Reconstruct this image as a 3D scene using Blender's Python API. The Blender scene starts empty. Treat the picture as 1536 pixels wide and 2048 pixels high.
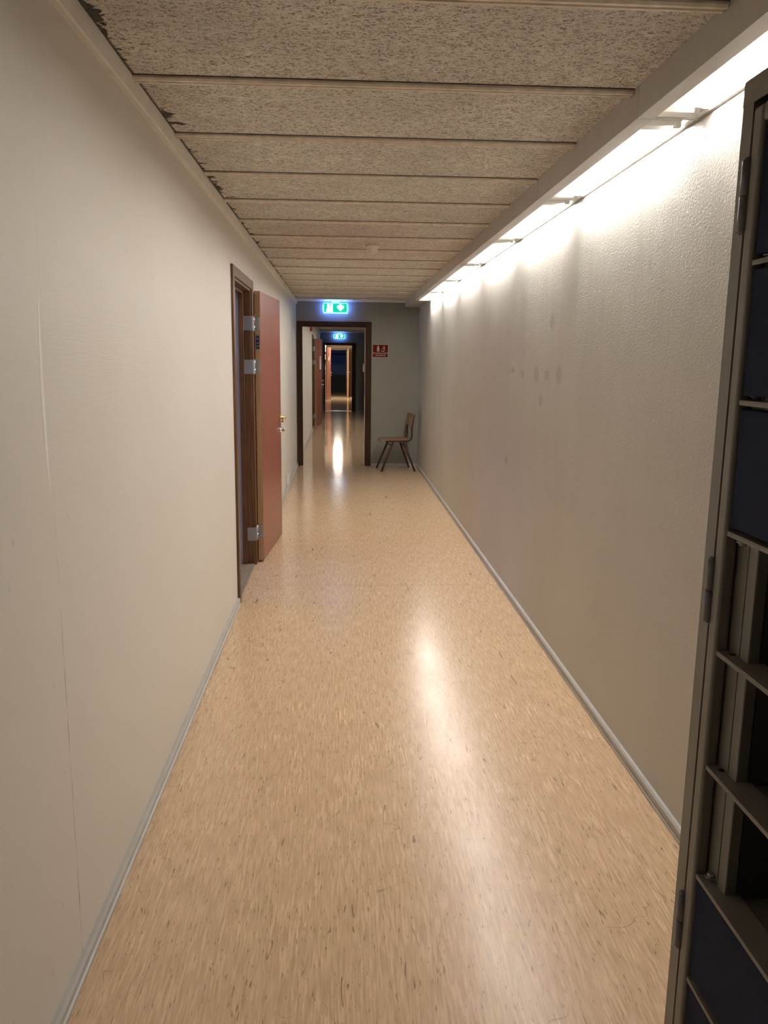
import bpy, bmesh, math, random
from mathutils import Vector, Matrix
random.seed(7)
scene = bpy.context.scene
COL = scene.collection
PI = math.pi

# ------------------------------------------------------------------ room dimensions (metres)
XL, XR, H = -0.619, 1.049, 2.243      # left wall, right wall, ceiling
Y0 = -7.0                             # wall behind the camera
YE, YE_ = 11.243, 11.543              # first cross wall (front, back)
YF, YF_ = 23.55, 23.85                # second cross wall
YG, YG_ = 33.60, 33.80                # last wall
WT = 0.22                             # side wall thickness

# ------------------------------------------------------------------ materials
def new_mat(name):
    m = bpy.data.materials.new(name); m.use_nodes = True
    nt = m.node_tree; b = nt.nodes['Principled BSDF']
    return m, nt, b
def N(nt, t, **kw):
    n = nt.nodes.new(t)
    for k, v in kw.items():
        if k in ('operation', 'blend_type', 'data_type', 'noise_dimensions', 'feature', 'interpolation_type', 'clamp', 'use_clamp', 'distance', 'normalize', 'bands_direction', 'wave_type'):
            setattr(n, k, v)
        else:
            n.inputs[k].default_value = v
    return n
def L(nt, a, b): nt.links.new(a, b)
def coords(nt, scale=(1, 1, 1), rot=(0, 0, 0), loc=(0, 0, 0)):
    tc = nt.nodes.new('ShaderNodeTexCoord'); mp = nt.nodes.new('ShaderNodeMapping')
    mp.inputs['Scale'].default_value = scale; mp.inputs['Rotation'].default_value = rot; mp.inputs['Location'].default_value = loc
    L(nt, tc.outputs['Object'], mp.inputs['Vector']); return mp.outputs['Vector']
def noise(nt, vec, scale, detail=2, rough=0.5, dist=0.0):
    n = nt.nodes.new('ShaderNodeTexNoise'); n.inputs['Scale'].default_value = scale; n.inputs['Detail'].default_value = detail
    n.inputs['Roughness'].default_value = rough; n.inputs['Distortion'].default_value = dist
    L(nt, vec, n.inputs['Vector']); return n.outputs['Fac']
def math_(nt, op, a, b=None, c=None, clamp=False):
    n = nt.nodes.new('ShaderNodeMath'); n.operation = op; n.use_clamp = clamp
    for i, v in enumerate((a, b, c)):
        if v is None: continue
        if isinstance(v, (int, float)): n.inputs[i].default_value = v
        else: L(nt, v, n.inputs[i])
    return n.outputs[0]
def mapr(nt, v, a, b, c=0.0, d=1.0, smooth=False):
    n = nt.nodes.new('ShaderNodeMapRange')
    if smooth: n.interpolation_type = 'SMOOTHSTEP'
    n.inputs[1].default_value = a; n.inputs[2].default_value = b; n.inputs[3].default_value = c; n.inputs[4].default_value = d
    L(nt, v, n.inputs[0]); return n.outputs[0]
def mix(nt, f, a, b):
    n = nt.nodes.new('ShaderNodeMix'); n.data_type = 'RGBA'
    for s, v in ((0, f), (6, a), (7, b)):
        if isinstance(v, (int, float)): n.inputs[s].default_value = v
        elif isinstance(v, tuple): n.inputs[s].default_value = (*v[:3], 1)
        else: L(nt, v, n.inputs[s])
    return n.outputs[2]
def bump(nt, b, h, strength=0.3, dist=0.01):
    n = nt.nodes.new('ShaderNodeBump'); n.inputs['Strength'].default_value = strength; n.inputs['Distance'].default_value = dist
    L(nt, h, n.inputs['Height']); L(nt, n.outputs[0], b.inputs['Normal'])
def plain(name, col, rough=0.5, metal=0.0, var=0.06, vscale=14, bmp=0.0, spec=0.5):
    m, nt, b = new_mat(name)
    v = coords(nt); f = noise(nt, v, vscale, 3)
    c2 = tuple(max(0, c * (1 - 2.2 * var)) for c in col); c1 = tuple(min(1, c * (1 + 1.2 * var)) for c in col)
    L(nt, mix(nt, mapr(nt, f, .3, .7), c2, c1), b.inputs['Base Color'])
    b.inputs['Roughness'].default_value = rough; b.inputs['Metallic'].default_value = metal
    b.inputs['Specular IOR Level'].default_value = spec
    if bmp: bump(nt, b, noise(nt, v, 90, 3), bmp, .004)
    return m
def emit(name, col, strength):
    m, nt, b = new_mat(name)
    b.inputs['Base Color'].default_value = (*[min(.9, c) for c in col], 1)
    b.inputs['Emission Color'].default_value = (*col, 1); b.inputs['Emission Strength'].default_value = strength
    return m
def wood(name, dark, light, axis='Z', rough=.42, freq=1.0):
    m, nt, b = new_mat(name)
    sc = {'Z': (60, 60, 3), 'Y': (60, 3, 60), 'X': (3, 60, 60)}[axis]
    v = coords(nt, tuple(s * freq for s in sc))
    f = noise(nt, v, 1.0, 5, .6, .6)
    L(nt, mix(nt, mapr(nt, f, .32, .68), dark, light), b.inputs['Base Color'])
    b.inputs['Roughness'].default_value = rough
    bump(nt, b, f, .12, .002)
    return m

def mat_floor():
    m, nt, b = new_mat('linoleum')
    v = coords(nt)
    vs = coords(nt, (150, 10, 1)); vs2 = coords(nt, (110, 8, 1), loc=(31, 7, 0)); vs3 = coords(nt, (210, 26, 1), loc=(3, 57, 0))
    a = noise(nt, vs, 1.0, 3, .55, .25); l2 = noise(nt, vs2, 1.0, 2, .5, .2); d3 = noise(nt, vs3, 1.0, 1, .5, .4)
    big = noise(nt, v, 1.3, 2)
    c = mix(nt, mapr(nt, a, .32, .68), (.57, .395, .245), (.78, .57, .375))
    c = mix(nt, mapr(nt, l2, .60, .72, 0, .7), c, (.86, .66, .46))
    c = mix(nt, math_(nt, 'MULTIPLY', mapr(nt, d3, .665, .73), .8), c, (.20, .125, .065))
    vs4 = coords(nt, (60, 9, 1), loc=(11, 23, 0)); d4 = noise(nt, vs4, 1.0, 1, .5, .9)
    c = mix(nt, math_(nt, 'MULTIPLY', mapr(nt, d4, .725, .76), .75), c, (.14, .09, .055))
    # random scuff strokes
    vs5 = coords(nt, (9, 6, 1), rot=(0, 0, .7)); r = noise(nt, vs5, 1.0, 1, .5, .6)
    line = mapr(nt, math_(nt, 'ABSOLUTE', math_(nt, 'SUBTRACT', r, .5)), .0, .0048, 1, 0)
    gate = mapr(nt, noise(nt, coords(nt, (3.3, 3.3, 1), loc=(9, 4, 0)), 1.0, 3, .6), .53, .60)
    c = mix(nt, math_(nt, 'MULTIPLY', math_(nt, 'MULTIPLY', line, gate), .55), c, (.16, .11, .07))
    c = mix(nt, mapr(nt, big, .3, .75, 0, .14), c, (.50, .37, .25))
    # sheet joints across the corridor
    sx = nt.nodes.new('ShaderNodeSeparateXYZ'); L(nt, v, sx.inputs[0])
    joint = None
    for y in (5.12, 8.32, 14.4, 20.4):
        k = mapr(nt, math_(nt, 'ABSOLUTE', math_(nt, 'SUBTRACT', sx.outputs['Y'], y)), .003, .006, 1, 0)
        joint = k if joint is None else math_(nt, 'MAXIMUM', joint, k)
    c = mix(nt, math_(nt, 'MULTIPLY', joint, .3), c, (.26, .19, .12))
    L(nt, c, b.inputs['Base Color'])
    rn = noise(nt, coords(nt, (9, 3, 1)), 1.0, 4, .6)
    L(nt, mapr(nt, math_(nt, 'ADD', math_(nt, 'MULTIPLY', rn, .6), math_(nt, 'MULTIPLY', a, .4)), .3, .7, .8, 1.25), b.inputs['Roughness'])
    # the floor by the lockers is scuffed dull, farther on it keeps its polish
    L(nt, math_(nt, 'MULTIPLY', b.inputs['Roughness'].links[0].from_socket, mapr(nt, sx.outputs['Y'], 2.5, 10.5, .255, .085)), b.inputs['Roughness'])
    wave = noise(nt, coords(nt, (2.2, 7.5, 1)), 1.0, 2, .5)
    grain = math_(nt, 'MULTIPLY', a, .10)
    bump(nt, b, math_(nt, 'ADD', wave, grain), .15, .006)
    b.inputs['Specular IOR Level'].default_value = .38
    return m

def mat_woodwool():
    m, nt, b = new_mat('wood_wool_board')
    tc = nt.nodes.new('ShaderNodeTexCoord')
    def ridge(scale, rot, off, w, sx=1.0):
        mp = nt.nodes.new('ShaderNodeMapping'); mp.inputs['Rotation'].default_value = (0, 0, rot); mp.inputs['Location'].default_value = off
        mp.inputs['Scale'].default_value = (sx, 1, 1)
        L(nt, tc.outputs['Object'], mp.inputs['Vector'])
        n = noise(nt, mp.outputs[0], scale, 0.6, .5, .35)
        return mapr(nt, math_(nt, 'ABSOLUTE', math_(nt, 'SUBTRACT', n, .5)), w * .25, w, 1, 0)
    rs = [ridge(44, .3, (0, 0, 0), .055, .62), ridge(55, 1.2, (5, 3, 0), .06, .6), ridge(66, 2.1, (2, 9, 0), .065, .6), ridge(50, 2.7, (8, 1, 0), .055, .65), ridge(78, .8, (4, 6, 0), .065, .7)]
    cov = rs[0]
    for r in rs[1:]: cov = math_(nt, 'MAXIMUM', cov, r)
    # long loose strands lying on top, only here and there
    st = None
    for sc_, ro, of, sx_ in ((17, .5, (3, 2, 0), .45), (21, 1.9, (7, 5, 0), .4), (19, 2.8, (1, 8, 0), .45), (24, 1.2, (6, 2, 0), .4)):
        q = math_(nt, 'MULTIPLY', ridge(sc_, ro, of, .020, sx_), mapr(nt, noise(nt, coords(nt, (1, 1, 1), loc=of), 13, 2), .50, .58))
        st = q if st is None else math_(nt, 'MAXIMUM', st, q)
    pit = noise(nt, tc.outputs['Object'], 120, 3, .6)
    big = noise(nt, tc.outputs['Object'], 2.2, 3, .55)
    c = mix(nt, cov, (.33, .295, .25), (.86, .815, .735))
    c = mix(nt, mapr(nt, pit, .58, .69, 0, .85), c, (.15, .125, .098))
    c = mix(nt, math_(nt, 'MULTIPLY', st, .85), c, (.97, .94, .87))
    c = mix(nt, mapr(nt, big, .35, .7, .28, 0), c, (.40, .37, .325))
    # crumbled board edge along the left wall trim and beside each rail
    sx = nt.nodes.new('ShaderNodeSeparateXYZ'); L(nt, tc.outputs['Object'], sx.inputs[0])
    ed = noise(nt, tc.outputs['Object'], 11, 4, .65)
    e1 = math_(nt, 'SUBTRACT', sx.outputs['X'], XL)
    e1 = mapr(nt, math_(nt, 'SUBTRACT', e1, math_(nt, 'MULTIPLY', mapr(nt, ed, .54, .80, 0, 1), .11)), .021, .030, 1, 0)
    c = mix(nt, math_(nt, 'MULTIPLY', e1, .9), c, (.035, .027, .018))
    L(nt, c, b.inputs['Base Color'])
    b.inputs['Roughness'].default_value = .95; b.inputs['Specular IOR Level'].default_value = .1
    h = math_(nt, 'SUBTRACT', math_(nt, 'ADD', cov, math_(nt, 'MULTIPLY', st, .7)), math_(nt, 'MULTIPLY', mapr(nt, pit, .5, .7), .6))
    bump(nt, b, h, .55, .006)
    return m

def mat_wall_left():
    m, nt, b = new_mat('painted_wallpaper')
    v = coords(nt)
    sx = nt.nodes.new('ShaderNodeSeparateXYZ'); L(nt, v, sx.inputs[0])
    big = noise(nt, v, 1.1, 3)
    c = mix(nt, mapr(nt, big, .3, .7), (.70, .665, .605), (.73, .70, .64))
    # open joint between two lengths of wallpaper
    wob = math_(nt, 'MULTIPLY', math_(nt, 'SUBTRACT', noise(nt, v, 7, 3), .5), .010)
    d = math_(nt, 'ABSOLUTE', math_(nt, 'ADD', math_(nt, 'SUBTRACT', sx.outputs['Y'], 1.751), wob))
    wid = mapr(nt, noise(nt, coords(nt, (1, 1, 5)), 2.2, 3), .35, .7, .0006, .0036)
    crack = math_(nt, 'LESS_THAN', d, wid)
    low = math_(nt, 'MULTIPLY', mapr(nt, sx.outputs['Z'], 1.15, .5, .06, .7), mapr(nt, noise(nt, coords(nt, (1, 1, 3)), 5, 2), .34, .5))
    c = mix(nt, math_(nt, 'MULTIPLY', crack, low), c, (.20, .175, .145))
    sp = mapr(nt, noise(nt, v, 26, 2), .735, .76)
    c = mix(nt, math_(nt, 'MULTIPLY', sp, .25), c, (.35, .31, .26))
    L(nt, c, b.inputs['Base Color'])
    b.inputs['Roughness'].default_value = .5; b.inputs['Specular IOR Level'].default_value = .35
    rib = noise(nt, coords(nt, (1, 9, 190)), 1.0, 2, .5)
    fine = noise(nt, v, 260, 1)
    bump(nt, b, math_(nt, 'ADD', rib, math_(nt, 'MULTIPLY', fine, .4)), .14, .003)
    return m

DABS = [(4.39,1.385,.06,.050),(4.16,1.385,.055,.03),(3.93,1.39,.06,.050),(4.27,1.25,.055,.04),(4.73,1.38,.06,.025),(5.0,1.40,.06,.022),(5.1,.83,.07,.035),(4.10,1.65,.05,.045)]
def mat_wall_right():
    m, nt, b = new_mat('painted_concrete')
    v = coords(nt)
    big = noise(nt, v, .9, 3); st = noise(nt, coords(nt, (1, 5, .7)), 1.4, 4, .6)
    c = mix(nt, mapr(nt, big, .3, .7), (.53, .515, .485), (.59, .575, .545))
    c = mix(nt, mapr(nt, st, .5, .8, 0, .25), c, (.47, .44, .40))
    # rubbed dark dabs
    vd = nt.nodes.new('ShaderNodeTexVoronoi'); vd.inputs['Scale'].default_value = 3.1; vd.inputs['Randomness'].default_value = 1
    L(nt, coords(nt, (1, 1.6, .8)), vd.inputs['Vector'])
    dab = math_(nt, 'MULTIPLY', mapr(nt, vd.outputs['Distance'], .05, .085, 1, 0), mapr(nt, noise(nt, v, 1.7, 2), .52, .60))
    c = mix(nt, math_(nt, 'MULTIPLY', dab, .35), c, (.33, .30, .265))
    sx = nt.nodes.new('ShaderNodeSeparateXYZ'); L(nt, v, sx.inputs[0])
    jit = math_(nt, 'MULTIPLY', math_(nt, 'SUBTRACT', noise(nt, v, 30, 2), .5), 1.3)
    spots = None
    for (y, z, ay, az) in DABS:
        dy = math_(nt, 'MULTIPLY', math_(nt, 'SUBTRACT', sx.outputs['Y'], y), 1 / ay); dz = math_(nt, 'MULTIPLY', math_(nt, 'SUBTRACT', sx.outputs['Z'], z), 1 / az)
        q = math_(nt, 'ADD', math_(nt, 'ADD', math_(nt, 'MULTIPLY', dy, dy), math_(nt, 'MULTIPLY', dz, dz)), jit)
        q = mapr(nt, q, .5, 1.0, 1, 0)
        spots = q if spots is None else math_(nt, 'MAXIMUM', spots, q)
    c = mix(nt, math_(nt, 'MULTIPLY', spots, .4), c, (.33, .30, .265))
    L(nt, c, b.inputs['Base Color'])
    b.inputs['Roughness'].default_value = .48; b.inputs['Specular IOR Level'].default_value = .4
    rough_ = noise(nt, v, 120, 3, .6); gate = mapr(nt, noise(nt, coords(nt, (1, 2.2, .8)), 1.6, 3), .36, .62, .25, 1)
    pits = mapr(nt, noise(nt, v, 60, 2), .66, .76, 0, -1.4)
    h = math_(nt, 'ADD', math_(nt, 'MULTIPLY', rough_, gate), math_(nt, 'MULTIPLY', pits, gate))
    bump(nt, b, h, .55, .005)
    return m

M = {}
M['floor'] = mat_floor(); M['board'] = mat_woodwool(); M['wall_l'] = mat_wall_left(); M['wall_r'] = mat_wall_right()
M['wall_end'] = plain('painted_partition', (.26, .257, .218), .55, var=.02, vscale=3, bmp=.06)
M['trim'] = plain('trim_paint', (.86, .83, .76), .4, var=.03)
M['base'] = plain('skirting_vinyl', (.45, .445, .42), .4, var=.03)
M['rail'] = plain('rail_metal', (.78, .70, .585), .34, .15, var=.08, vscale=30)
M['casing'] = wood('casing_wood', (.060, .024, .009), (.155, .072, .028))
M['frame_dark'] = wood('dark_stained_wood', (.020, .008, .003), (.055, .024, .009), rough=.62); M['frame_dark'].node_tree.nodes['Principled BSDF'].inputs['Specular IOR Level'].default_value = .2
M['casing_l'] = wood('lintel_wood', (.20, .125, .07), (.29, .19, .11), 'X')
M['edge_wood'] = wood('leaf_edge_wood', (.36, .225, .115), (.47, .305, .17))
M['red'] = plain('red_laminate', (.255, .078, .053), .30, var=.03, vscale=5)
M['threshold'] = wood('threshold_wood', (.20, .155, .11), (.31, .25, .185), 'Y', .5)
M['steel'] = plain('brushed_steel', (.55, .56, .57), .30, .9, var=.05)
M['zinc'] = plain('zinc_plate', (.42, .44, .46), .42, .75, var=.05)
M['brass'] = plain('worn_brass', (.50, .33, .14), .32, .9, var=.08)
M['chrome'] = plain('chrome', (.75, .75, .76), .12, 1.0, var=.01)
M['dark'] = plain('dark_gap', (.012, .011, .010), .8)
M['joint'] = plain('dark_joint', (.055, .045, .036), .9)
M['flap_lit'] = plain('lit_wallpaper_flap', (.84, .81, .75), .6, var=.02)  # wallpaper flap, light falling on it put into a paler paint
M['black'] = plain('black_plastic', (.012, .012, .013), .5)
M['navy_label'] = plain('navy_sticker', (.012, .02, .11), .35)
M['white'] = plain('white_plastic', (.72, .70, .64), .4, var=.02)
M['cream'] = plain('cream_plastic', (.88, .83, .70), .45, var=.03)
M['paper'] = plain('paper', (.80, .78, .72), .8, var=.02)
M['print'] = plain('print_ink', (.08, .08, .09), .8)
M['lamp_body'] = plain('lamp_enamel', (.50, .48, .45), .4, var=.02)
M['louvre'] = plain('louvre_enamel', (.86, .85, .80), .5, var=.01)
M['tube'] = emit('fluorescent_tube', (1.0, .945, .875), 206)
M['tube_old'] = emit('aged_tube', (1.0, .91, .83), 122)
M['opal'] = emit('opal_lamp', (1.0, .88, .70), 190)
M['locker'] = plain('locker_enamel', (.26, .25, .22), .45, var=.04, vscale=8, bmp=.05)
M['locker_in'] = plain('locker_inside', (.075, .075, .075), .55, var=.05)
M['locker_blue'] = plain('locker_blue_enamel', (.006, .014, .046), .65, var=.06, bmp=.08, spec=.12)
M['hinge_grey'] = plain('locker_hinge', (.15, .155, .165), .38, .35, var=.05)
M['tubular'] = plain('oxide_red_tube', (.055, .013, .007), .45, var=.06)
M['ply'] = wood('plywood', (.215, .13, .06), (.31, .195, .095), 'X', .5)
M['ply_edge'] = plain('plywood_edge', (.24, .14, .065), .6)
M['sign_red'] = plain('sign_red', (.13, .007, .007), .7, var=.02, spec=.1)
M['sign_white'] = plain('sign_white', (.40, .34, .29), .5, var=.02)
M['exit_green'] = emit('exit_green', (.0, .62, .40), .85)
M['exit_white'] = emit('exit_white', (.62, 1.0, .97), 1.6)
M['exit_ink'] = emit('exit_ink', (.02, .40, .42), .5)
M['exit_body'] = emit('exit_diffuser', (.30, .80, 1.0), 1.2)
M['exit_side'] = emit('exit_side_glow', (.12, .26, 1.0), 18.0)
M['grey_plastic'] = plain('grey_plastic', (.20, .19, .18), .5)
M['red_plastic'] = plain('red_plastic', (.35, .012, .012), .3)
M['cab_grey'] = plain('cabinet_grey', (.33, .32, .28), .5, var=.03)
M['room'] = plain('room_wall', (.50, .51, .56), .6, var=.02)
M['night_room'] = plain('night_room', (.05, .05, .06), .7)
M['night'] = emit('night_window', (.010, .022, .07), .22)

# ------------------------------------------------------------------ mesh building
class MB:
    def __init__(s): s.bm = bmesh.new(); s.mi = 0
    def _fin(s, faces):
        for f in faces: f.material_index = s.mi
    def box(s, x0, x1, y0, y1, z0, z1, bev=0.0, mi=None, seg=2, rot=None):
        b = bmesh.new(); bmesh.ops.create_cube(b, size=1)
        for v in b.verts:
            v.co = Vector(((x0 + x1) / 2 + v.co.x * (x1 - x0), (y0 + y1) / 2 + v.co.y * (y1 - y0), (z0 + z1) / 2 + v.co.z * (z1 - z0)))
        if bev: bmesh.ops.bevel(b, geom=b.edges[:] , offset=bev, segments=seg, affect='EDGES', profile=.5)
        s._merge(b, mi, rot); return s
    def _merge(s, b, mi=None, rot=None):
        if rot is not None: bmesh.ops.transform(b, matrix=rot, verts=b.verts)
        idx = {}
        for v in b.verts: idx[v] = s.bm.verts.new(v.co)
        for f in b.faces:
            try:
                g = s.bm.faces.new([idx[v] for v in f.verts]); g.material_index = s.mi if mi is None else mi; g.smooth = f.smooth
            except ValueError: pass
        b.free()
    def prism(s, pts, lo, hi, axis='Y', mi=None):
        # pts: 2-D outline; axis = extrusion axis
        def P(u, v, w):
            return {'Y': (u, w, v), 'X': (w, u, v), 'Z': (u, v, w)}[axis]
        b = bmesh.new()
        A = [b.verts.new(P(u, v, lo)) for u, v in pts]; B = [b.verts.new(P(u, v, hi)) for u, v in pts]
        n = len(pts)
        b.faces.new(A); b.faces.new(B[::-1])
        for i in range(n): b.faces.new((A[i], B[i], B[(i + 1) % n], A[(i + 1) % n]))
        bmesh.ops.recalc_face_normals(b, faces=b.faces)
        s._merge(b, mi); return s
    def cyl(s, a, c, r, r2=None, n=16, mi=None, smooth=True):
        a, c = Vector(a), Vector(c); d = c - a
        b = bmesh.new(); bmesh.ops.create_cone(b, cap_ends=True, segments=n, radius1=r, radius2=r if r2 is None else r2, depth=d.length)
        for f in b.faces: f.smooth = smooth and len(f.verts) == 4
        m = Matrix.Translation((a + c) / 2) @ d.to_track_quat('Z', 'Y').to_matrix().to_4x4()
        s._merge(b, mi, m); return s
    def tube(s, pts, r, n=10, mi=None):
        pts = [Vector(p) for p in pts]; b = bmesh.new(); rings = []
        for i, p in enumerate(pts):
            t = (pts[min(i + 1, len(pts) - 1)] - pts[max(i - 1, 0)]).normalized()
            q = t.to_track_quat('Z', 'Y')
            rings.append([b.verts.new(p + q @ Vector((r * math.cos(2 * PI * k / n), r * math.sin(2 * PI * k / n), 0))) for k in range(n)])
        for i in range(len(rings) - 1):
            # align rings to avoid twist
            A, B = rings[i], rings[i + 1]
            o = min(range(n), key=lambda k: (A[0].co - B[k].co).length); B = B[o:] + B[:o]; rings[i + 1] = B
            for k in range(n):
                f = b.faces.new((A[k], A[(k + 1) % n], B[(k + 1) % n], B[k])); f.smooth = True
        b.faces.new(rings[0]); b.faces.new(rings[-1])
        bmesh.ops.recalc_face_normals(b, faces=b.faces)
        s._merge(b, mi); return s
    def lathe(s, prof, c=(0, 0, 0), n=32, mi=None, rot=None):
        b = bmesh.new(); rings = []
        for r, z in prof:
            if r < 1e-5: rings.append([b.verts.new((0, 0, z))])
            else: rings.append([b.verts.new((r * math.cos(2 * PI * k / n), r * math.sin(2 * PI * k / n), z)) for k in range(n)])
        for A, B in zip(rings, rings[1:]):
            for k in range(n):
                k2 = (k + 1) % n
                if len(A) == 1 and len(B) == 1: continue
                if len(A) == 1: vs = (A[0], B[k], B[k2])
                elif len(B) == 1: vs = (A[k], A[k2], B[0])
                else: vs = (A[k], A[k2], B[k2], B[k])
                b.faces.new(vs).smooth = True
        bmesh.ops.recalc_face_normals(b, faces=b.faces)
        m = Matrix.Translation(c) @ (rot if rot is not None else Matrix.Identity(4))
        s._merge(b, mi, m); return s
    def build(s, name, mat, parent=None, label=None):
        me = bpy.data.meshes.new(name); s.bm.normal_update(); s.bm.to_mesh(me); s.bm.free()
        for m in (mat if isinstance(mat, (list, tuple)) else [mat]): me.materials.append(m)
        o = bpy.data.objects.new(name, me); COL.objects.link(o)
        if parent: o.parent = parent
        if label: o['label'] = label
        return o

def tag(o, label=None, cat=None, group=None, kind=None):
    if label: o['label'] = label
    if cat: o['category'] = cat
    if group: o['group'] = group
    if kind: o['kind'] = kind
    return o
def empty(name, loc, rz=0.0):
    o = bpy.data.objects.new(name, None); COL.objects.link(o); o.location = loc; o.rotation_euler = (0, 0, rz); o.empty_display_size = .1
    return o
def copy_tree(o, parent=None):
    c = o.copy(); COL.objects.link(c)
    if parent: c.parent = parent
    for ch in list(o.children): copy_tree(ch, c)
    return c
def struct(mb, name, mat, label=None):
    return tag(mb.build(name, mat), label, None, None, 'structure')

# ------------------------------------------------------------------ shell
struct(MB().box(-3.6, 1.6, Y0 - .3, 38.6, -.1, 0), 'floor', M['floor'])
ceil = struct(MB().box(XL - .05, XR + .05, Y0 - .1, YG_, H, H + .08), 'ceiling', M['board'])
# cross rails between the boards
k = -14
while True:
    y = 2.558 + .6 * k; k += 1
    if y > YG - .1: break
    if YE - .06 < y < YE_ + .06 or YF - .06 < y < YF_ + .06: continue
    a = .020; t = .013
    xe = .860 if y < YF else XR - .001
    rl = MB().prism([(y - a, H), (y - a, H - t * .55), (y - a + .004, H - t), (y - .005, H - t), (y - .004, H - t * .55), (y + .004, H - t * .55),
                     (y + .005, H - t), (y + a - .004, H - t), (y + a, H - t * .55), (y + a, H)], XL + .018, xe, 'X', mi=0)
    for yy in (y - a - .004, y + a + .004): rl.box(XL + .018, xe, yy - .0035, yy + .0035, H - .0012, H + .0005, mi=1)   # open joint beside the board, drawn as a dark strip
    rl.build('ceiling_rail', [M['rail'], M['joint']], ceil)

# door positions on the left wall: opening (y0, y1)
D1, D2, D3 = (4.765, 5.665), (17.13, 18.03), (29.2, 30.1)
OZ = 1.915                                             # opening height
wl = MB()
ys = [Y0, D1[0], D1[1], D2[0], D2[1], D3[0], D3[1], YG_]
for i in range(0, len(ys) - 1, 2): wl.box(XL - WT, XL, ys[i], ys[i + 1], 0, H)
for d in (D1, D2, D3): wl.box(XL - WT, XL, d[0], d[1], OZ, H)
wall_left = struct(wl, 'wall_left', M['wall_l'])
# lifted strip of wallpaper at the joint, its lit look painted on as a paler colour
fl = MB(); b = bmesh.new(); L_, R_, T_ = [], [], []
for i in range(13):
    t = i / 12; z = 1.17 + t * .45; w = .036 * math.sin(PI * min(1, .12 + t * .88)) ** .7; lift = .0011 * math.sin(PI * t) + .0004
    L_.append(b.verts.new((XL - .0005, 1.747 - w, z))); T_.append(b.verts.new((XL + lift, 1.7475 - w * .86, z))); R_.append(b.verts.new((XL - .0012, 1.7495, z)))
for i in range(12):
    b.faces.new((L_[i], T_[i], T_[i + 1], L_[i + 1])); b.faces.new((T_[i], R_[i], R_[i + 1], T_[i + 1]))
fl._merge(b); fl.build('lit_wallpaper_flap', M['flap_lit'], wall_left)

struct(MB().box(XR, XR + WT, Y0, YG_, 0, H), 'wall_right', M['wall_r'])
struct(MB().box(XL - WT, XR + WT, Y0 - .15, Y0, 0, H), 'wall_back', M['wall_end'])
OX = (-.559, .332)                                     # openings in the cross walls
def cross(name, ya, yb, ox, oz):
    struct(MB().box(XL, ox[0], ya, yb, 0, H).box(ox[1], XR, ya, yb, 0, H).box(ox[0], ox[1], ya, yb, oz, H), name, M['wall_end'])
cross('wall_end', YE, YE_, OX, 1.91)
OX2 = (-.50, .298)
cross('wall_far', YF, YF_, OX2, 1.885)
OX3 = (-.565, .20)
cross('wall_last', YG, YG_, OX3, 1.87)

# skirting and cornice
def skirting(name, ya, yb, x, sgn):
    pr = [(0, 0), (.017, 0), (.0175, .010), (.0125, .013), (.0125, .0205), (.0155, .023), (.0155, .0355), (.009, .0415), (0, .043)]
    struct(MB().prism([(x + sgn * u, v) for u, v in pr], ya, yb, 'Y'), name, M['base'])
skirting('baseboard_left_1', Y0, D1[0] - .066, XL, 1)
skirting('baseboard_left_2', D1[1] + .09, YE, XL, 1)
skirting('baseboard_left_3', YE_, D2[0] - .066, XL, 1)
skirting('baseboard_left_4', D2[1] + .09, YF, XL, 1)
skirting('baseboard_left_5', YF_, D3[0] - .066, XL, 1)
skirting('baseboard_right_1', 1.19, YE, XR, -1)
skirting('baseboard_right_2', YE_, YF, XR, -1)
skirting('baseboard_right_3', YF_, YG, XR, -1)
def skirt_x(name, xa, xb, y):
    struct(MB().prism([(y, 0), (y - .014, 0), (y - .014, .012), (y - .010, .016), (y - .010, .030), (y - .004, .036), (y, .036)], xa, xb, 'X'), name, M['base'])
skirt_x('baseboard_end', .412, XR - .017, YE)
skirt_x('baseboard_far', .412, XR - .017, YF)
n = 0
for ya, yb in ((Y0, YE), (YE_, YF), (YF_, YG)):
    n += 1
    struct(MB().prism([(XL, H), (XL + .018, H), (XL + .018, H - .052), (XL + .014, H - .057), (XL, H - .059)], ya, yb, 'Y'), 'trim_%d' % n, M['trim'])
for y in (YE, YF):
    n += 1
    struct(MB().prism([(y, H), (y - .016, H), (y - .016, H - .018), (y, H - .022)], XL + .019, .855 if y == YE else XR, 'X'), 'trim_%d' % n, M['trim'])

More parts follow.
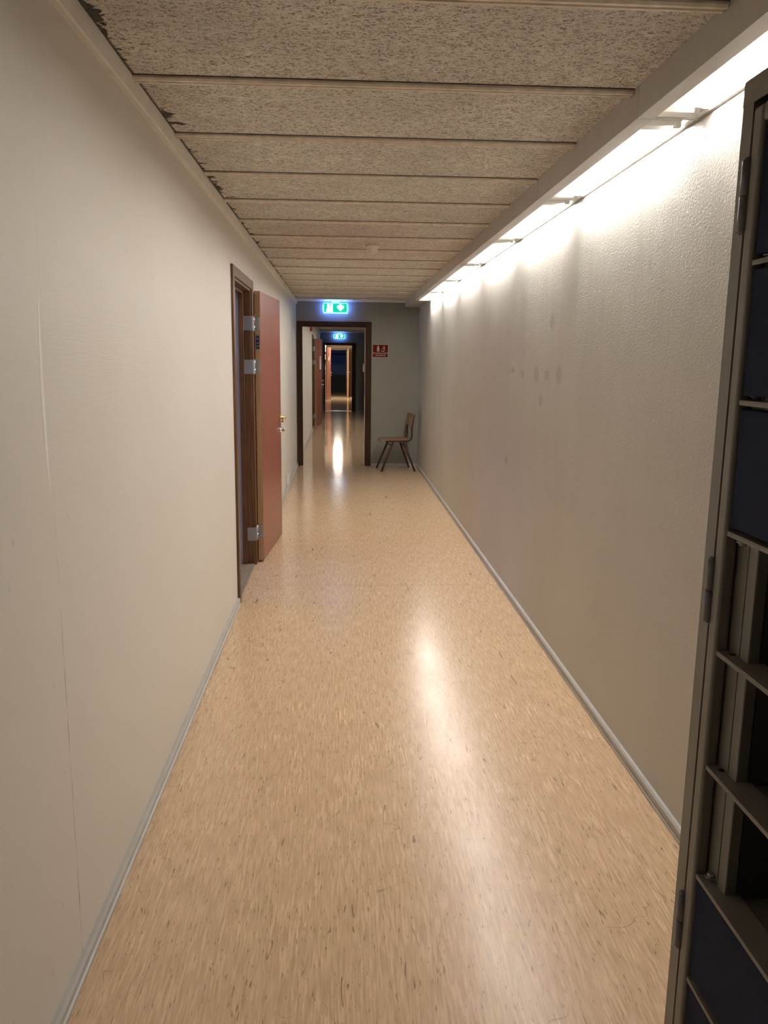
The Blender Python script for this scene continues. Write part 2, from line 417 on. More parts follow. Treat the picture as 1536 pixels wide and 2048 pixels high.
# ------------------------------------------------------------------ doors
def rbox(mb, x0, x1, y0, y1, z0, z1, **k): return mb.box(x0, x1, y0, y1, z0, z1, **k)
def side_door(name, d, leaf_deg, label, leaf_extra=None, closer=True):
    """frame in the left wall, leaf folded back nearly flat against the wall; local frame: x out of the wall, y along corridor, origin at hinge side jamb on the floor"""
    w = d[1] - d[0]; cw = .066
    f = MB()
    # casing boards on the wall face
    f.box(0, .014, -w - cw, -w + .006, 0, OZ + .052, .003)
    f.box(0, .014, -.006, .088, 0, OZ + .052, .003)
    f.box(0, .0135, -w + .006, -.006, OZ - .008, OZ + .052, .003)
    # linings with a rebate and a stop
    for (ya, yb, s) in ((-w, -w + .022, 1), (-.022, 0, -1)):
        f.box(-.078, .002, ya, yb, 0, OZ, .001)
        f.box(-.078, -.045, (yb if s > 0 else ya - .016), (yb + .016 if s > 0 else ya), 0, OZ - .022, .002)
    f.box(-.078, .002, -w + .022, -.022, OZ - .022, OZ, .001)
    f.box(-.078, -.045, -w + .038, -.038, OZ - .038, OZ - .022, .002)
    root = tag(f.build(name, M['casing']), label, 'door', None, 'structure')
    root.location = (XL, d[1], 0)
    MB().box(-.215, .004, -w + .022, -.022, 0, .014, .004).build('threshold', M['threshold'], root)
    # leaf: own empty-free mesh, hinge axis at local (.012,.038)
    lw, lt, z0, z1 = .905, .038, .014, 1.905
    piv = Vector((.016, .038, 0)); ang = math.radians(leaf_deg)
    lf = MB()
    lf.box(0, lt, .042, .042 + lw, z0, z1, .0012, mi=1)
    lf.box(lt - .0015, lt + .0012, .0435, .0405 + lw, z0 + .001, z1 - .001, .0005, mi=0)
    lf.box(-.0012, .0015, .0435, .0405 + lw, z0 + .001, z1 - .001, .0005, mi=0)
    leaf = lf.build('door_leaf', [M['red'], M['edge_wood']], root)
    leaf['label'] = 'red laminate leaf with wooden edge'
    leaf.location = piv; leaf.rotation_euler = (0, 0, -ang)
    for zc in (1.685, 1.395, .228):
        hg = MB()
        hg.cyl((0, .004, zc - .051), (0, .004, zc - .002), .0085, n=14).cyl((0, .004, zc + .002), (0, .004, zc + .051), .0085, n=14)
        hg.cyl((0, .004, zc - .054), (0, .004, zc + .054), .0045, n=10)
        h = hg.build('hinge', M['steel'], leaf)
        # leaf-side plate and jamb-side plate
        MB().box(.002, .034, .0385, .0418, zc - .048, zc + .048, .0012).build('hinge_plate', M['zinc'], h)
        jp = MB().box(-.070, -.004, -.0605, -.0578, zc - .048, zc + .048, .0012)
        jp.box(-.010, .002, -.0600, .002, zc - .046, zc + .046, .0012)
        for (u, v) in ((-.052, .024), (-.030, -.024), (-.052, -.024)): jp.cyl((u, -.0618, zc + v), (u, -.0600, zc + v), .0045, n=10)
        j = jp.build('hinge_plate', M['zinc'], h)
        j.rotation_euler = (0, 0, ang)
    # brass lever, chrome cylinder with turn knob
    yh = .042 + lw - .062
    hd = MB()
    hd.lathe([(0, 0), (.024, 0), (.024, .006), (.018, .010), (.010, .011), (.010, .050), (0, .050)], (lt + .0012, yh, .985), 20, rot=Matrix.Rotation(PI / 2, 4, 'Y'))
    hd.tube([(lt + .046, yh - .006, .985), (lt + .048, yh - .04, .986), (lt + .047, yh - .085, .984), (lt + .044, yh - .112, .976), (lt + .038, yh - .122, .960)], .0088)
    hd.build('door_handle', M['brass'], leaf)
    kc = MB().lathe([(0, 0), (.023, 0), (.023, .005), (.015, .010), (.015, .016), (.010, .017), (.010, .024), (.016, .026), (.016, .036), (.012, .040), (0, .040)], (lt + .0012, yh, .888), 20, rot=Matrix.Rotation(PI / 2, 4, 'Y'))
    kc.build('lock_knob', M['chrome'], leaf)
    MB().box(.009, .029, .042 + lw - .0005, .0425 + lw + .0012, .86, 1.04, .0006).build('lock_plate', M['zinc'], leaf)
    if leaf_extra: leaf_extra(leaf, lw, lt)
    return root
def extra1(leaf, lw, lt):
    e = MB().box(.007, .031, .0405, .0422, 1.515, 1.607, .0006)
    o = e.build('edge_sticker', M['navy_label'], leaf)
    s = MB()
    for zc in (1.535, 1.556, 1.585): s.box(.013, .025, .0398, .0406, zc - .003, zc + .003)
    s.build('sticker_print', M['zinc'], o)
def extra2(leaf, lw, lt):
    MB().box(lt + .0012, lt + .0026, .042 + lw - .40, .042 + lw - .19, 1.24, 1.53, .0003).build('paper_notice', M['paper'], leaf)
    pr = MB()
    for i in range(7): pr.box(lt + .0026, lt + .003, .042 + lw - .375, .042 + lw - .22 - (.03 if i % 3 == 2 else 0), 1.485 - i * .032, 1.495 - i * .032)
    pr.build('notice_print', M['print'], leaf)
def extra3(leaf, lw, lt):
    MB().box(lt + .0012, lt + .0026, .042 + lw - .52, .042 + lw - .38, 1.43, 1.56, .0003).build('paper_notice', M['paper'], leaf)
    MB().box(lt + .0012, lt + .003, .042 + lw - .50, .042 + lw - .40, 1.60, 1.70, .0003).build('door_plaque', M['print'], leaf)
door1 = side_door('door_1', D1, 4.2, 'nearest red door standing open, folded back against the left wall', extra1)
side_door('door_3', D2, 6.5, 'open red door with a white paper notice, beyond the first doorway on the left', extra2)
side_door('door_5', D3, 9.0, 'brightly lit red door standing open, farthest away on the left', extra3)

def cross_frame(name, y, yb, ox, oz, cl, cr, label, depth=.10):
    f = MB()
    f.box(ox[0] - cl, ox[0] + .004, y - .016, y, 0, oz + .05, .003)
    f.box(ox[1] - .004, ox[1] + cr, y - .016, y, 0, oz + .05, .003)
    f.box(ox[0] + .004, ox[1] - .004, y - .0155, y, oz - .008, oz + .05, .003)
    f.box(ox[0], ox[0] + .020, y - .002, y + depth, 0, oz, .001).box(ox[1] - .010, ox[1], y - .002, y + depth, 0, oz, .001)
    f.box(ox[0] + .020, ox[1] - .010, y - .002, y + depth, oz - .02, oz, .001)
    o = tag(f.build(name, M['frame_dark']), label, 'door', None, 'structure')
    return o
d2 = cross_frame('door_2', YE, YE_, OX, 1.91, .05, .069, 'dark brown timber frame of the open doorway in the end wall')
MB().box(OX[1] - .015, OX[1] - .0005, YE + .12, YE_ - .002, 0, 1.909).build('reveal_board', M['trim'], d2)
d4 = cross_frame('door_4', YF, YF_, OX2, 1.885, .02, .10, 'dark brown doorway frame under the far exit sign')
MB().box(OX2[0] + .02, OX2[1] - .01, YF + .0, YF + .10, 0, .006, .002).build('threshold', M['steel'], d4)
# last doorway, brown panel beside it and its leaf standing square to the wall
f = MB().box(OX3[0] - .04, OX3[0] + .02, YG - .02, YG + .1, 0, 1.915, .003).box(OX3[1] - .02, OX3[1] + .035, YG - .02, YG + .1, 0, 1.915, .003).box(OX3[0] + .02, OX3[1] - .02, YG - .0195, YG + .1, 1.85, 1.915, .003)
d6 = tag(f.build('door_6', M['casing']), 'last doorway at the end, dark room behind it', 'door', None, 'structure')
MB().box(.236, .62, YG - .03, YG - .001, 0, 1.915, .003).build('side_panel', M['casing'], d6)
MB().box(XL + .02, .75, YG - .034, YG - .001, 1.918, 2.06, .003).build('lintel', M['casing_l'], d6)
lf = MB().box(.222, .262, YG - .93, YG - .034, .012, 1.90, .002, mi=0).box(.2605, .2632, YG - .928, YG - .036, .014, 1.898, .0005, mi=1).box(.2208, .2235, YG - .928, YG - .036, .014, 1.898, .0005, mi=1)
leaf6 = lf.build('door_leaf', [M['edge_wood'], M['red']], d6)
hd = MB()
for s, x in ((-1, .2208), (1, .2632)):
    hd.cyl((x, YG - .87, .985), (x + s * .05, YG - .87, .985), .009, n=10); hd.tube([(x + s * .046, YG - .87, .985), (x + s * .048, YG - .76, .985)], .009)
    hd.cyl((x, YG - .87, .89), (x + s * .022, YG - .87, .89), .016, n=12)
hd.build('door_handle', M['chrome'], leaf6)

# ------------------------------------------------------------------ rooms seen or felt through the doorways
struct(MB().box(-3.2, -3.1, 3.2, 7.6, 0, 2.5).box(-3.1, XL - WT, 3.2, 3.3, 0, 2.5).box(-3.1, XL - WT, 7.5, 7.6, 0, 2.5), 'wall_side_room', M['room'])
struct(MB().box(-3.2, XL - WT, 3.2, 7.6, 2.5, 2.56), 'ceiling_side_room', M['room'])
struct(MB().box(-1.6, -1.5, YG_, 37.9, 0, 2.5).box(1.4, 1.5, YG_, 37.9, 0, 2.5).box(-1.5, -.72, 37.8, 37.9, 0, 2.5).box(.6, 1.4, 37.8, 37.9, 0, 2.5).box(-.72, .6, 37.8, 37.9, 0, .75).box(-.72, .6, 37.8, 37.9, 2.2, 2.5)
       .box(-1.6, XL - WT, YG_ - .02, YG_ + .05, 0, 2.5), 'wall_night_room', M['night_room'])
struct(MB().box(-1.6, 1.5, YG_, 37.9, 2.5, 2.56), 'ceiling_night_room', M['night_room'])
wn = MB().box(-.72, -.67, 37.79, 37.86, .75, 2.2).box(.55, .6, 37.79, 37.86, .75, 2.2).box(-.67, .55, 37.79, 37.86, .75, .8).box(-.67, .55, 37.79, 37.86, 2.15, 2.2).box(-.67, .55, 37.79, 37.86, 1.70, 1.745).box(.30, .36, 37.79, 37.86, .8, 1.70)
wn = struct(wn, 'window_1', M['black'])
MB().box(-.67, .55, 37.865, 37.875, .8, 2.15).build('window_pane', M['night'], wn)

# ------------------------------------------------------------------ luminaires
LY, LX0, LX1, LZ = 1.23, .862, 1.048, 2.152
def make_luminaire():
    r = empty('louvre_light', (0, 0, H))
    z = LZ - H
    h = MB()
    y0, y1 = .0015, LY - .0015
    h.box(LX0, LX1, y0, y1, -.006, -.0005)                                    # back plate
    h.box(LX0, LX0 + .003, y0, y1, z + .003, -.006)                           # side facing the corridor
    h.box(LX0, .911, y0, y1, z, z + .003)                                     # bottom flange
    h.box(.909, .911, y0, y1, z + .003, z + .008)                             # inner return
    h.box(LX1 - .003, LX1, y0, y1, z + .030, -.006)                           # wall side
    h.build('housing', M['lamp_body'], r)
    MB().box(LX1 - .010, LX1, y0, y1, z + .001, z + .005).build('wall_rail', M['lamp_body'], r)
    for y in (y0, y1 - .004):
        MB().box(LX0 + .003, LX1 - .003, y, y + .004, z + .0005, -.006).build('end_plate', M['louvre'], r)
    lv = MB(); nb = 26
    for i in range(nb):
        y = .018 + (LY - .036) * i / (nb - 1)
        lv.prism([(.912, z + .001), (1.004, z + .001), (1.006, z + .021), (1.033, z + .021), (1.036, z + .021), (1.036, z + .024), (.912, z + .024)], y - .0011, y + .0011, 'Y')
    lv.box(.9112, .9122, .015, LY - .015, z + .001, z + .010).box(1.0358, 1.0368, .015, LY - .015, z + .001, z + .012)
    lv.build('louvre', M['louvre'], r)
    MB().cyl((1.020, .105, z + .0108), (1.020, LY - .105, z + .0108), .008, n=14).build('fluorescent_tube', M['tube'], r)
    for y in (.088, LY - .104):
        MB().box(1.009, 1.031, y, y + .016, z + .002, -.006, .002).build('lamp_holder', M['white'], r)
    return r
G1 = 'louvred lights along the right wall'
LAB = {-1: 'nearest lit louvred strip light, its louvre blades visible above the locker top',
       0: 'glowing louvred strip light, second from the locker along the right wall', 1: 'glowing louvred strip light, third from the locker along the right wall',
       2: 'glowing louvred strip light, fourth from the locker along the right wall', 3: 'glowing louvred strip light, third from the far end of the row',
       4: 'glowing louvred strip light, second from the far end of the row', 5: 'last glowing louvred strip light, next to the dark end trunking'}
proto = make_luminaire()
copies = [proto] + [copy_tree(proto) for _ in range(6)]
for k, o in zip(range(-1, 6), copies):
    o.location = (0, 2.5 + LY * k, H)
    tag(o, LAB[k], 'light', G1)
    if k == -1:                                       # the nearest lamp holds an older, weaker tube
        for ch_ in o.children:
            if ch_.name.startswith('fluorescent_tube'):
                ch_.data = ch_.data.copy(); ch_.data.materials[0] = M['tube_old']
# lights of the next corridor, hidden by the end wall
for i, y in enumerate((12.1, 14.2, 16.3, 18.4)):
    o = copy_tree(copies[1]); o.location = (0, y, H)
    tag(o, ['louvred strip light just beyond the end wall, on the right wall of the next corridor', 'louvred strip light second beyond the end wall, hidden from the first corridor',
            'louvred strip light third beyond the end wall, hidden from the first corridor', 'louvred strip light farthest beyond the end wall, hidden from the first corridor'][i], 'light', 'louvred lights in the next corridor')
tr = MB().box(.856, 1.048, 2.5 + LY * 6 + .002, YE - .001, 2.163, H, .002)  # blank cable trunking from the last strip light to the end wall
tag(tr.build('trim_%d' % (n + 1), M['lamp_body']), None, None, None, 'structure')
# opal ceiling light in the farthest corridor
r = tag(empty('ceiling_lamp', (-.15, 31.2, H)), 'square opal ceiling lamp in the farthest corridor', 'lamp')
MB().box(-.15, .15, -.27, .27, -.05, 0, .004).build('lamp_base', M['white'], r)
MB().box(-.13, .13, -.25, .25, -.075, -.0505, .010).build('lamp_shade', M['opal'], r)
# ceiling panel lamp in the side room (cool)
r = tag(empty('panel_light', (-1.9, 5.1, 2.5)), 'cool white ceiling panel in the room behind the nearest red door', 'light')
MB().box(-.3, .3, -.3, .3, -.04, -.001, .004).build('lamp_housing', M['white'], r)
MB().box(-.27, .27, -.27, .27, -.046, -.0405).build('diffuser', emit('cool_panel', (.45, .52, 1.0), 14), r)

# ------------------------------------------------------------------ exit signs
def seg(mb, a, b, w, y0, y1):
    a, b = Vector(a), Vector(b); d = (b - a).normalized(); n = Vector((-d.y, d.x)) * w / 2; e = d * w * .3
    P = [a - e + n, a - e - n, b + e - n, b + e + n]
    mb.prism([(p.x, p.y) for p in P], y0, y1, 'Y')
def exit_sign(x0, x1, z0, z1, y, label):
    r = tag(empty('exit_sign', ((x0 + x1) / 2, y, z0)), label, 'sign', 'illuminated exit signs')
    w, h = x1 - x0, z1 - z0; D = -.062
    MB().box(-w / 2 + .02, w / 2 - .02, -.030, -.0005, .012, h - .012, .003).box(-.05, .05, -.012, -.0005, h - .014, h + .022, .002).build('back_plate', M['white'], r)
    # bowed luminous body: ends bulge outwards
    pts = []
    for i in range(9):
        t = i / 8; pts.append((w / 2 - .008 * (2 * t - 1) ** 2 * 1.6 , .004 + t * (h - .008)))
    out = pts + [(-x, z) for x, z in pts[::-1]]
    MB().prism(out, D, -.056, 'Y').build('diffuser', M['exit_body'], r)
    MB().prism([(x * .985, z) for x, z in out], -.056, -.030, 'Y').build('side_glow', M['exit_side'], r)
    MB().box(-w / 2 + .022, w / 2 - .022, D - .002, D - .0001, .019, h - .013, .0006).build('sign_face', M['exit_green'], r)
    a, bz = D - .0032, D - .0021
    dx = -w * .5 + .062
    dm = MB().box(dx, dx + .077, a, bz, .021, h - .018); dm.prism([(dx - .010, .021), (dx + .002, .021), (dx + .002, .066), (dx - .012, .052)], a, bz, 'Y')
    dm.build('doorway_symbol', M['exit_white'], r)
    # running figure outline in the doorway
    ru = MB(); q0, q1 = D - .0042, D - .0033; cx = dx + .036
    seg(ru, (cx + .010, .118 * h / .145), (cx + .004, .085 * h / .145), .006, q0, q1)
    for a_, b_ in (((cx - .002, .107), (cx - .022, .100)), ((cx - .022, .100), (cx - .026, .088)), ((cx + .008, .105), (cx + .022, .112)), ((cx + .004, .083), (cx + .000, .060)), ((cx, .060), (cx - .026, .052)),
                   ((cx + .004, .080), (cx + .018, .055)), ((cx + .018, .055), (cx + .030, .038)), ((cx + .030, .038), (cx + .022, .026))):
        seg(ru, a_, b_, .0042, q0, q1)
    ru.cyl((cx + .014, q0, .122), (cx + .014, q1, .122), .006, n=14, smooth=False)
    ru.build('running_figure', M['exit_ink'], r)
    ax = w * .5 - .108
    MB().prism([(ax - .015, h - .017), (ax + .015, h - .017), (ax + .015, .094), (ax + .030, .110), (ax + .044, .104), (ax + .046, .076), (ax, .032), (ax - .046, .076), (ax - .044, .104), (ax - .030, .110), (ax - .015, .094)], a, bz, 'Y').build('arrow', M['exit_white'], r)
    return r
exit_sign(-.262, .087, 2.060, 2.205, YE, 'green and white exit sign glowing above the first brown doorway')
exit_sign(-.240, .095, 2.040, 2.185, YF, 'smaller looking green exit sign seen through the doorway, above the far frame')

# ------------------------------------------------------------------ red extinguisher sign
def text_mesh(body, size, parent, name, mat, loc):
    cu = bpy.data.curves.new(name, 'FONT'); cu.body = body; cu.size = size; cu.align_x = 'CENTER'; cu.align_y = 'CENTER'; cu.extrude = .0003; cu.offset = size * .02
    t = bpy.data.objects.new(name, cu); COL.objects.link(t)
    dg = bpy.context.evaluated_depsgraph_get(); dg.update()
    me = bpy.data.meshes.new_from_object(t.evaluated_get(dg)); bpy.data.objects.remove(t)
    me.materials.clear(); me.materials.append(mat)
    o = bpy.data.objects.new(name, me); COL.objects.link(o); o.parent = parent; o.location = loc; o.rotation_euler = (PI / 2, 0, 0)
    return o
sx0, sx1, sz0, sz1 = .411, .636, 1.484, 1.669
s = tag(empty('wall_sign', ((sx0 + sx1) / 2, YE, sz0)), 'red fire extinguisher sign on the end wall beside the brown frame', 'sign')
w, h = sx1 - sx0, sz1 - sz0
MB().box(-w / 2, w / 2, -.004, -.0005, 0, h, .0012).build('sign_plate', M['sign_white'], s)
MB().box(-w / 2 + .010, w / 2 - .010, -.0052, -.0041, .010, h - .010, .0004).build('sign_face', M['sign_red'], s)
ya, yb = -.0062, -.0053
MB().prism([(-.046, .085), (-.015, .085), (-.013, .09), (-.013, .142), (-.022, .152), (-.022, .166), (-.038, .166), (-.038, .152), (-.047, .142), (-.047, .09)], ya, yb, 'Y').build('extinguisher_symbol', M['sign_white'], s)
hs = MB()
for p in (((.012, .098), (.030, .088)), ((.030, .088), (.052, .090)), ((.052, .090), (.056, .128)), ((.024, .124), (.054, .118)), ((.036, .148), (.056, .140)), ((.056, .140), (.054, .156))):
    seg(hs, p[0], p[1], .010, ya, yb)
hs.build('hand_symbol', M['sign_white'], s)
text_mesh('BRANNSLUKKER', .0285, s, 'lettering', M['sign_white'], (0, -.0055, .062))
text_mesh('INNENFOR', .0285, s, 'lettering', M['sign_white'], (.004, -.0055, .033))

# ------------------------------------------------------------------ smoke detector
r = tag(empty('smoke_detector', (.21, 5.92, H)), 'cream smoke detector on the grey board ceiling', 'detector')
MB().lathe([(0, 0), (.046, 0), (.049, -.004), (.049, -.018), (.044, -.022), (0, -.022)], (0, 0, 0)).build('mounting_base', M['cream'], r)
MB().lathe([(.041, -.022), (.040, -.046), (.038, -.054), (0, -.056)], (0, 0, 0)).build('sensor_head', M['cream'], r)
MB().lathe([(.022, -.0555), (.020, -.061), (0, -.062)], (0, 0, 0)).build('sensor_cap', M['cream'], r)

# alarm beacon behind the doorway
r = tag(empty('alarm_beacon', (XL + .064, 15.0, H)), 'grey domed ceiling alarm with a red beacon, just beyond the doorway', 'alarm')
MB().lathe([(0, 0), (.062, 0), (.062, -.13), (.060, -.165), (.046, -.200), (.026, -.216), (0, -.218)], (0, 0, 0)).build('dome', M['grey_plastic'], r)
MB().lathe([(.024, -.218), (.024, -.272), (.020, -.288), (0, -.290)], (0, 0, 0)).build('beacon_lens', M['red_plastic'], r)
MB().tube([(-.058, -.02, -.09), (-.058, -.075, -.11), (-.058, -.078, -.22)], .006).build('cable', M['black'], r)

# wall socket plate low on the left wall
r = tag(empty('wall_outlet', (XL, 9.05, .07)), 'small white outlet low on the left wall past the red door', 'outlet')
MB().box(.0005, .028, -.045, .045, 0, .12, .004).build('cover_plate', M['white'], r)
MB().cyl((.028, 0, .06), (.0295, 0, .06), .022, n=20).build('socket', M['cream'], r)

# switch on the reveal of the doorway
r = tag(empty('light_switch', (OX[1] - .0155, 11.47, 1.29)), 'white light switch on the right reveal of the doorway', 'switch')
MB().box(-.022, -.0005, -.035, .035, 0, .12, .004).build('switch_body', M['white'], r)
MB().box(-.027, -.0225, -.02, .02, .03, .09, .002).build('rocker', M['white'], r)

# grey cabinet in the next corridor
r = tag(empty('cupboard', (.84, 22.55, 0)), 'grey cupboard against the right wall beyond the doorway', 'cupboard')
MB().box(-.17, .205, -.40, .40, .06, 1.75, .004).build('body', M['cab_grey'], r)
MB().box(-.15, .2, -.39, .39, 0, .06).build('plinth', M['black'], r)
MB().box(-.186, -.171, -.395, .395, .07, 1.74, .003).build('cupboard_door', M['cab_grey'], r)
bag = MB().prism([(-.030, 0), (.035, .005), (.04, .04), (.028, .10), (.012, .155), (-.006, .155), (-.012, .10), (-.035, .03)], 22.05, 22.10, 'Y')
b_ = bag.build('hanging_bag', M['black']); b_.location = (.63, 0, .62)
tag(b_, 'small black pouch hanging by the grey cupboard beyond the doorway', 'pouch')

# ------------------------------------------------------------------ chair
ch = tag(empty('chair', (.724, 10.832, 0), math.radians(6.5)), 'plywood chair with dark red tubular legs in the far right corner', 'chair')
def rounded(pts, r=.03, n=5):
    out = []
    m = len(pts)
    for i in range(m):
        p0, p1, p2 = Vector(pts[i - 1]), Vector(pts[i]), Vector(pts[(i + 1) % m])
        a = p1 + (p0 - p1).normalized() * r; c = p1 + (p2 - p1).normalized() * r
        for j in range(n + 1):
            t = j / n; out.append(tuple(a * (1 - t) ** 2 + p1 * 2 * t * (1 - t) + c * t * t))
    return out
def seat_mesh():
    # curved plywood: grid with a rolled front edge
    b = bmesh.new(); nx, ny = 16, 12; g = []
    for s in (0, 1):
        rows = []
        for i in range(nx + 1):
            t = i / nx; x = -.228 + t * .395; row = []
            hw = .195 - .022 * t - .016 * max(0, 1 - t * 7) ** 2
            for j in range(ny + 1):
                u = j / ny * 2 - 1
                z = .424 - .028 * max(0, 1 - t * 4.5) ** 2 - .006 * math.cos(u * PI / 2) + .006 * t - s * .011
                row.append(b.verts.new((x, u * hw, z)))
            rows.append(row)
        g.append(rows)
    for s in (0, 1):
        for i in range(nx):
            for j in range(ny):
                q = [g[s][i][j], g[s][i + 1][j], g[s][i + 1][j + 1], g[s][i][j + 1]]
                b.faces.new(q if s == 0 else q[::-1]).smooth = True
    def skirt(loop):
        for (a0, a1), (c0, c1) in zip(loop, loop[1:]): b.faces.new((a0, a1, c1, c0))
    T, B = g
    loop = [(T[i][0], B[i][0]) for i in range(nx + 1)] + [(T[nx][j], B[nx][j]) for j in range(1, ny + 1)] + [(T[i][ny], B[i][ny]) for i in range(nx - 1, -1, -1)] + [(T[0][j], B[0][j]) for j in range(ny - 1, -1, -1)]
    skirt(loop); bmesh.ops.recalc_face_normals(b, faces=b.faces)
    mb = MB(); mb._merge(b); return mb
seat_mesh().build('seat', M['ply'], ch)
for sy in (-1, 1):
    MB().tube([(-.066, sy * .170, .400), (-.225, sy * .203, .004)], .0128, 12).build('leg', M['tubular'], ch)
    MB().tube([(.074, sy * .170, .400), (.225, sy * .203, .004)], .0128, 12).build('leg', M['tubular'], ch)
    pts = [(-.17, sy * .168, .402), (-.05, sy * .170, .403), (.10, sy * .170, .404), (.135, sy * .170, .407), (.165, sy * .170, .420), (.182, sy * .170, .445), (.184, sy * .170, .48), (.184, sy * .170, .58), (.190, sy * .170, .64), (.203, sy * .170, .70), (.218, sy * .170, .752)]
    MB().tube(pts, .0128, 12).build('side_frame', M['tubular'], ch)
for xx in (-.088, .096):
    z = .345 if xx < 0 else .345
    MB().tube([(xx, -.172, z), (xx, .172, z)], .008, 10).build('stretcher', M['tubular'], ch)
# backrest with a hand hole, curved plywood
b = bmesh.new(); ny, nz = 20, 10; lay = []
def hole(u, v): return (abs(u) < .20 and .38 < v < .72)
for s in (0, 1):
    rows = []
    for i in range(nz + 1):
        v = i / nz; row = []
        for j in range(ny + 1):
            u = j / ny * 2 - 1
            x = .172 + .028 * v - .012 * (u * u) + .010 + s * .010
            z = .600 + v * .165 - (.012 * u ** 4 if v > .99 else 0) + (.012 * u ** 4 if v < .01 else 0)
            row.append(b.verts.new((x - .006, u * .188, z)))
        rows.append(row)
    lay.append(rows)
cells = [(i, j) for i in range(nz) for j in range(ny) if not hole((j + .5) / ny * 2 - 1, (i + .5) / nz)]
cs = set(cells)
for i, j in cells:
    for s in (0, 1):
        q = [lay[s][i][j], lay[s][i + 1][j], lay[s][i + 1][j + 1], lay[s][i][j + 1]]
        b.faces.new(q if s == 0 else q[::-1]).smooth = True
    for (di, dj, e0, e1) in ((-1, 0, (i, j), (i, j + 1)), (1, 0, (i + 1, j + 1), (i + 1, j)), (0, -1, (i + 1, j), (i, j)), (0, 1, (i, j + 1), (i + 1, j + 1))):
        if (i + di, j + dj) not in cs:
            b.faces.new((lay[0][e0[0]][e0[1]], lay[0][e1[0]][e1[1]], lay[1][e1[0]][e1[1]], lay[1][e0[0]][e0[1]]))
bmesh.ops.recalc_face_normals(b, faces=b.faces)
mb = MB(); mb._merge(b); mb.build('backrest', M['ply'], ch)

# ------------------------------------------------------------------ locker
lk = tag(empty('locker', (.55, 1.168, 0)), 'tall grey metal locker with dark blue compartment doors on the right', 'locker')
# local: x into the cabinet (0..0.49), y from 0 (far edge) to -0.42 (near edge)
LWD, LH, LDP = .42, 1.826, .478
bd = MB()
bd.box(0, LDP, -.0300, -.0285, .05, LH - .004)                 # inner skin of the far side
bd.box(0, LDP, -.0012, 0, .0, LH - .002, .0004)                # far side panel
bd.box(0, .0015, -.0285, -.0012, .0, LH - .002)                # far front stile
bd.box(0, LDP, -LWD, -LWD + .0012, .0, LH - .002, .0004)
bd.box(0, .0015, -LWD + .0012, -LWD + .0285, .0, LH - .002)
bd.box(LDP - .0015, LDP, -LWD + .0012, -.0012, 0, LH - .002)
bd.box(0, LDP, -LWD - .001, .001, LH - .0022, LH, .0008)
bd.box(-.001, .0015, -LWD, 0, LH - .034, LH - .0022, .0008)
bd.box(.03, LDP, -LWD + .0012, -.0012, .045, .05).box(.0, .002, -LWD + .0285, -.0285, 0, .098)
bd.build('carcass', M['locker'], lk)
fr = MB()
def stile(y0, y1): fr.box(-.0012, .020, y0, y1, .100, LH - .042, .006, seg=4)
stile(-.0600, -.0335); stile(-LWD + .0335, -LWD + .0600)
fr.box(-.0010, .018, -LWD + .0600, -.0600, LH - .066, LH - .042, .004).box(-.0010, .018, -LWD + .0600, -.0600, .100, .114, .004)
fr.build('front_frame', M['locker'], lk)
MB().box(.022, .040, -.088, -.0302, .114, LH - .066).box(.022, .040, -.1135, -.089, .114, LH - .066, .002).box(.022, .040, -LWD + .0605, -LWD + .1135, .114, LH - .066, .002).build('inner_stile', M['locker'], lk)
MB().box(.041, LDP - .002, -.1135, -.112, .114, LH - .04).box(.041, LDP - .002, -LWD + .112, -LWD + .1135, .114, LH - .04).box(LDP - .006, LDP - .003, -LWD + .1135, -.1135, .1, LH - .04).build('compartment_lining', M['locker_in'], lk)
for zc in (1.672, 1.116, .564):
    hg = MB().cyl((.001, -.0300, zc - .047), (.001, -.0300, zc - .001), .0092, n=18).cyl((.001, -.0300, zc + .001), (.001, -.0300, zc + .047), .0092, n=18)
    hg.cyl((.001, -.0300, zc - .050), (.001, -.0300, zc + .050), .0062, n=14)
    hg.build('hinge', M['hinge_grey'], lk)
rows = [1.770, 1.585, 1.398, 1.212, 1.032, .850, .667, .485, .300, .114]
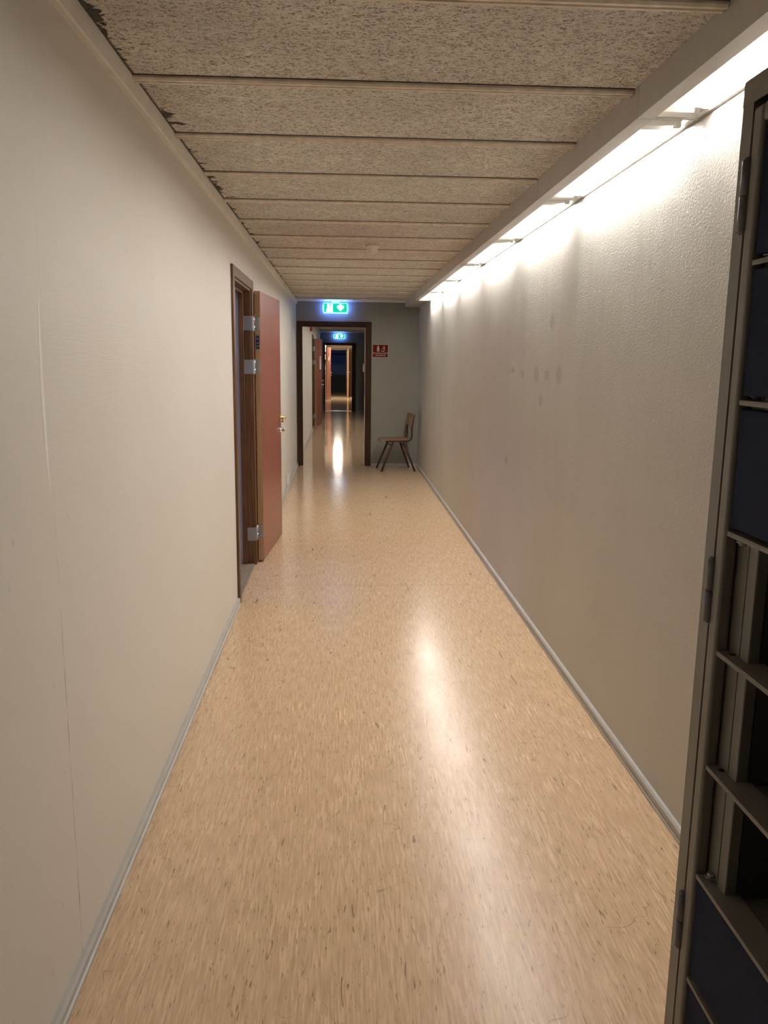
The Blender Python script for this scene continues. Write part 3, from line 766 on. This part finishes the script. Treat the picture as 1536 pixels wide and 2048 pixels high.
for i, z in enumerate(rows[1:-1], 1):
    sh = MB().box(.002, .046, -LWD + .0605, -.0605, z - .0024, z, .0006)
    sh.box(.047, LDP - .008, -LWD + .1140, -.1140, z - .010, z - .006)
    sh.box(.002, .0035, -LWD + .0605, -.0605, z - .007, z - .0024)
    so = sh.build('shelf', M['locker'], lk)
    if i in (4, 5): MB().cyl((.018, -.078, z - .0001), (.018, -.078, z + .0004), .0048, n=14, smooth=False).build('pin_hole', M['dark'], so)
    else:
        zz = (z - .018, z - .003) if i == 3 else (z + .0005, z + .012)
        MB().cyl((.018, -.076, zz[0]), (.018, -.076, zz[1]), .0055, n=14).cyl((.018, -.076, zz[0] + .004), (.018, -.076, zz[0] + .007), .0085, n=14).build('hinge_pin', M['zinc'], so)
for i in (0, 1, 2, 6, 7, 8):
    zt, zb = rows[i] - .012, rows[i + 1] + .006
    if i >= 6: zt = rows[i] - .004 - .006
    d = MB().box(.004, .020, -LWD + .064, -.0625, zb, zt, .0025)
    do = d.build('compartment_door', M['locker_blue'], lk)
    MB().lathe([(0, 0), (.009, 0), (.009, .004), (.006, .006), (0, .006)], (.004, -LWD + .085, (zb + zt) / 2), 16, rot=Matrix.Rotation(-PI / 2, 4, 'Y')).build('door_lock', M['zinc'], do)

# ------------------------------------------------------------------ camera
FPX, YAW, PIT, ROL, CH = 1618.29, .05324, .18471, .01184, 1.44584
cy, sy, cp, sp = math.cos(YAW), math.sin(YAW), math.cos(PIT), math.sin(PIT)
fw = Vector((sy * cp, cy * cp, -sp)); rt = Vector((cy, -sy, 0)); up = rt.cross(fw)
c, s_ = math.cos(ROL), math.sin(ROL)
r2 = c * rt + s_ * up; u2 = -s_ * rt + c * up
cam = bpy.data.cameras.new('camera'); co = bpy.data.objects.new('camera', cam); COL.objects.link(co)
cam.sensor_fit = 'VERTICAL'; cam.sensor_height = 24; cam.lens = FPX / 2048 * 24; cam.clip_start = .02; cam.clip_end = 100
mw = Matrix.Identity(4)
for i in range(3): mw[i][0] = r2[i]; mw[i][1] = u2[i]; mw[i][2] = -fw[i]
mw[2][3] = CH
co.matrix_world = mw
scene.camera = co

# ------------------------------------------------------------------ world, view
wd = bpy.data.worlds.new('world'); scene.world = wd; wd.use_nodes = True
wd.node_tree.nodes['Background'].inputs[0].default_value = (.02, .025, .04, 1); wd.node_tree.nodes['Background'].inputs[1].default_value = .05
vs = scene.view_settings
vs.view_transform = 'Standard'; vs.look = 'None'; vs.gamma = 1; vs.use_curve_mapping = False; vs.exposure = 0.13
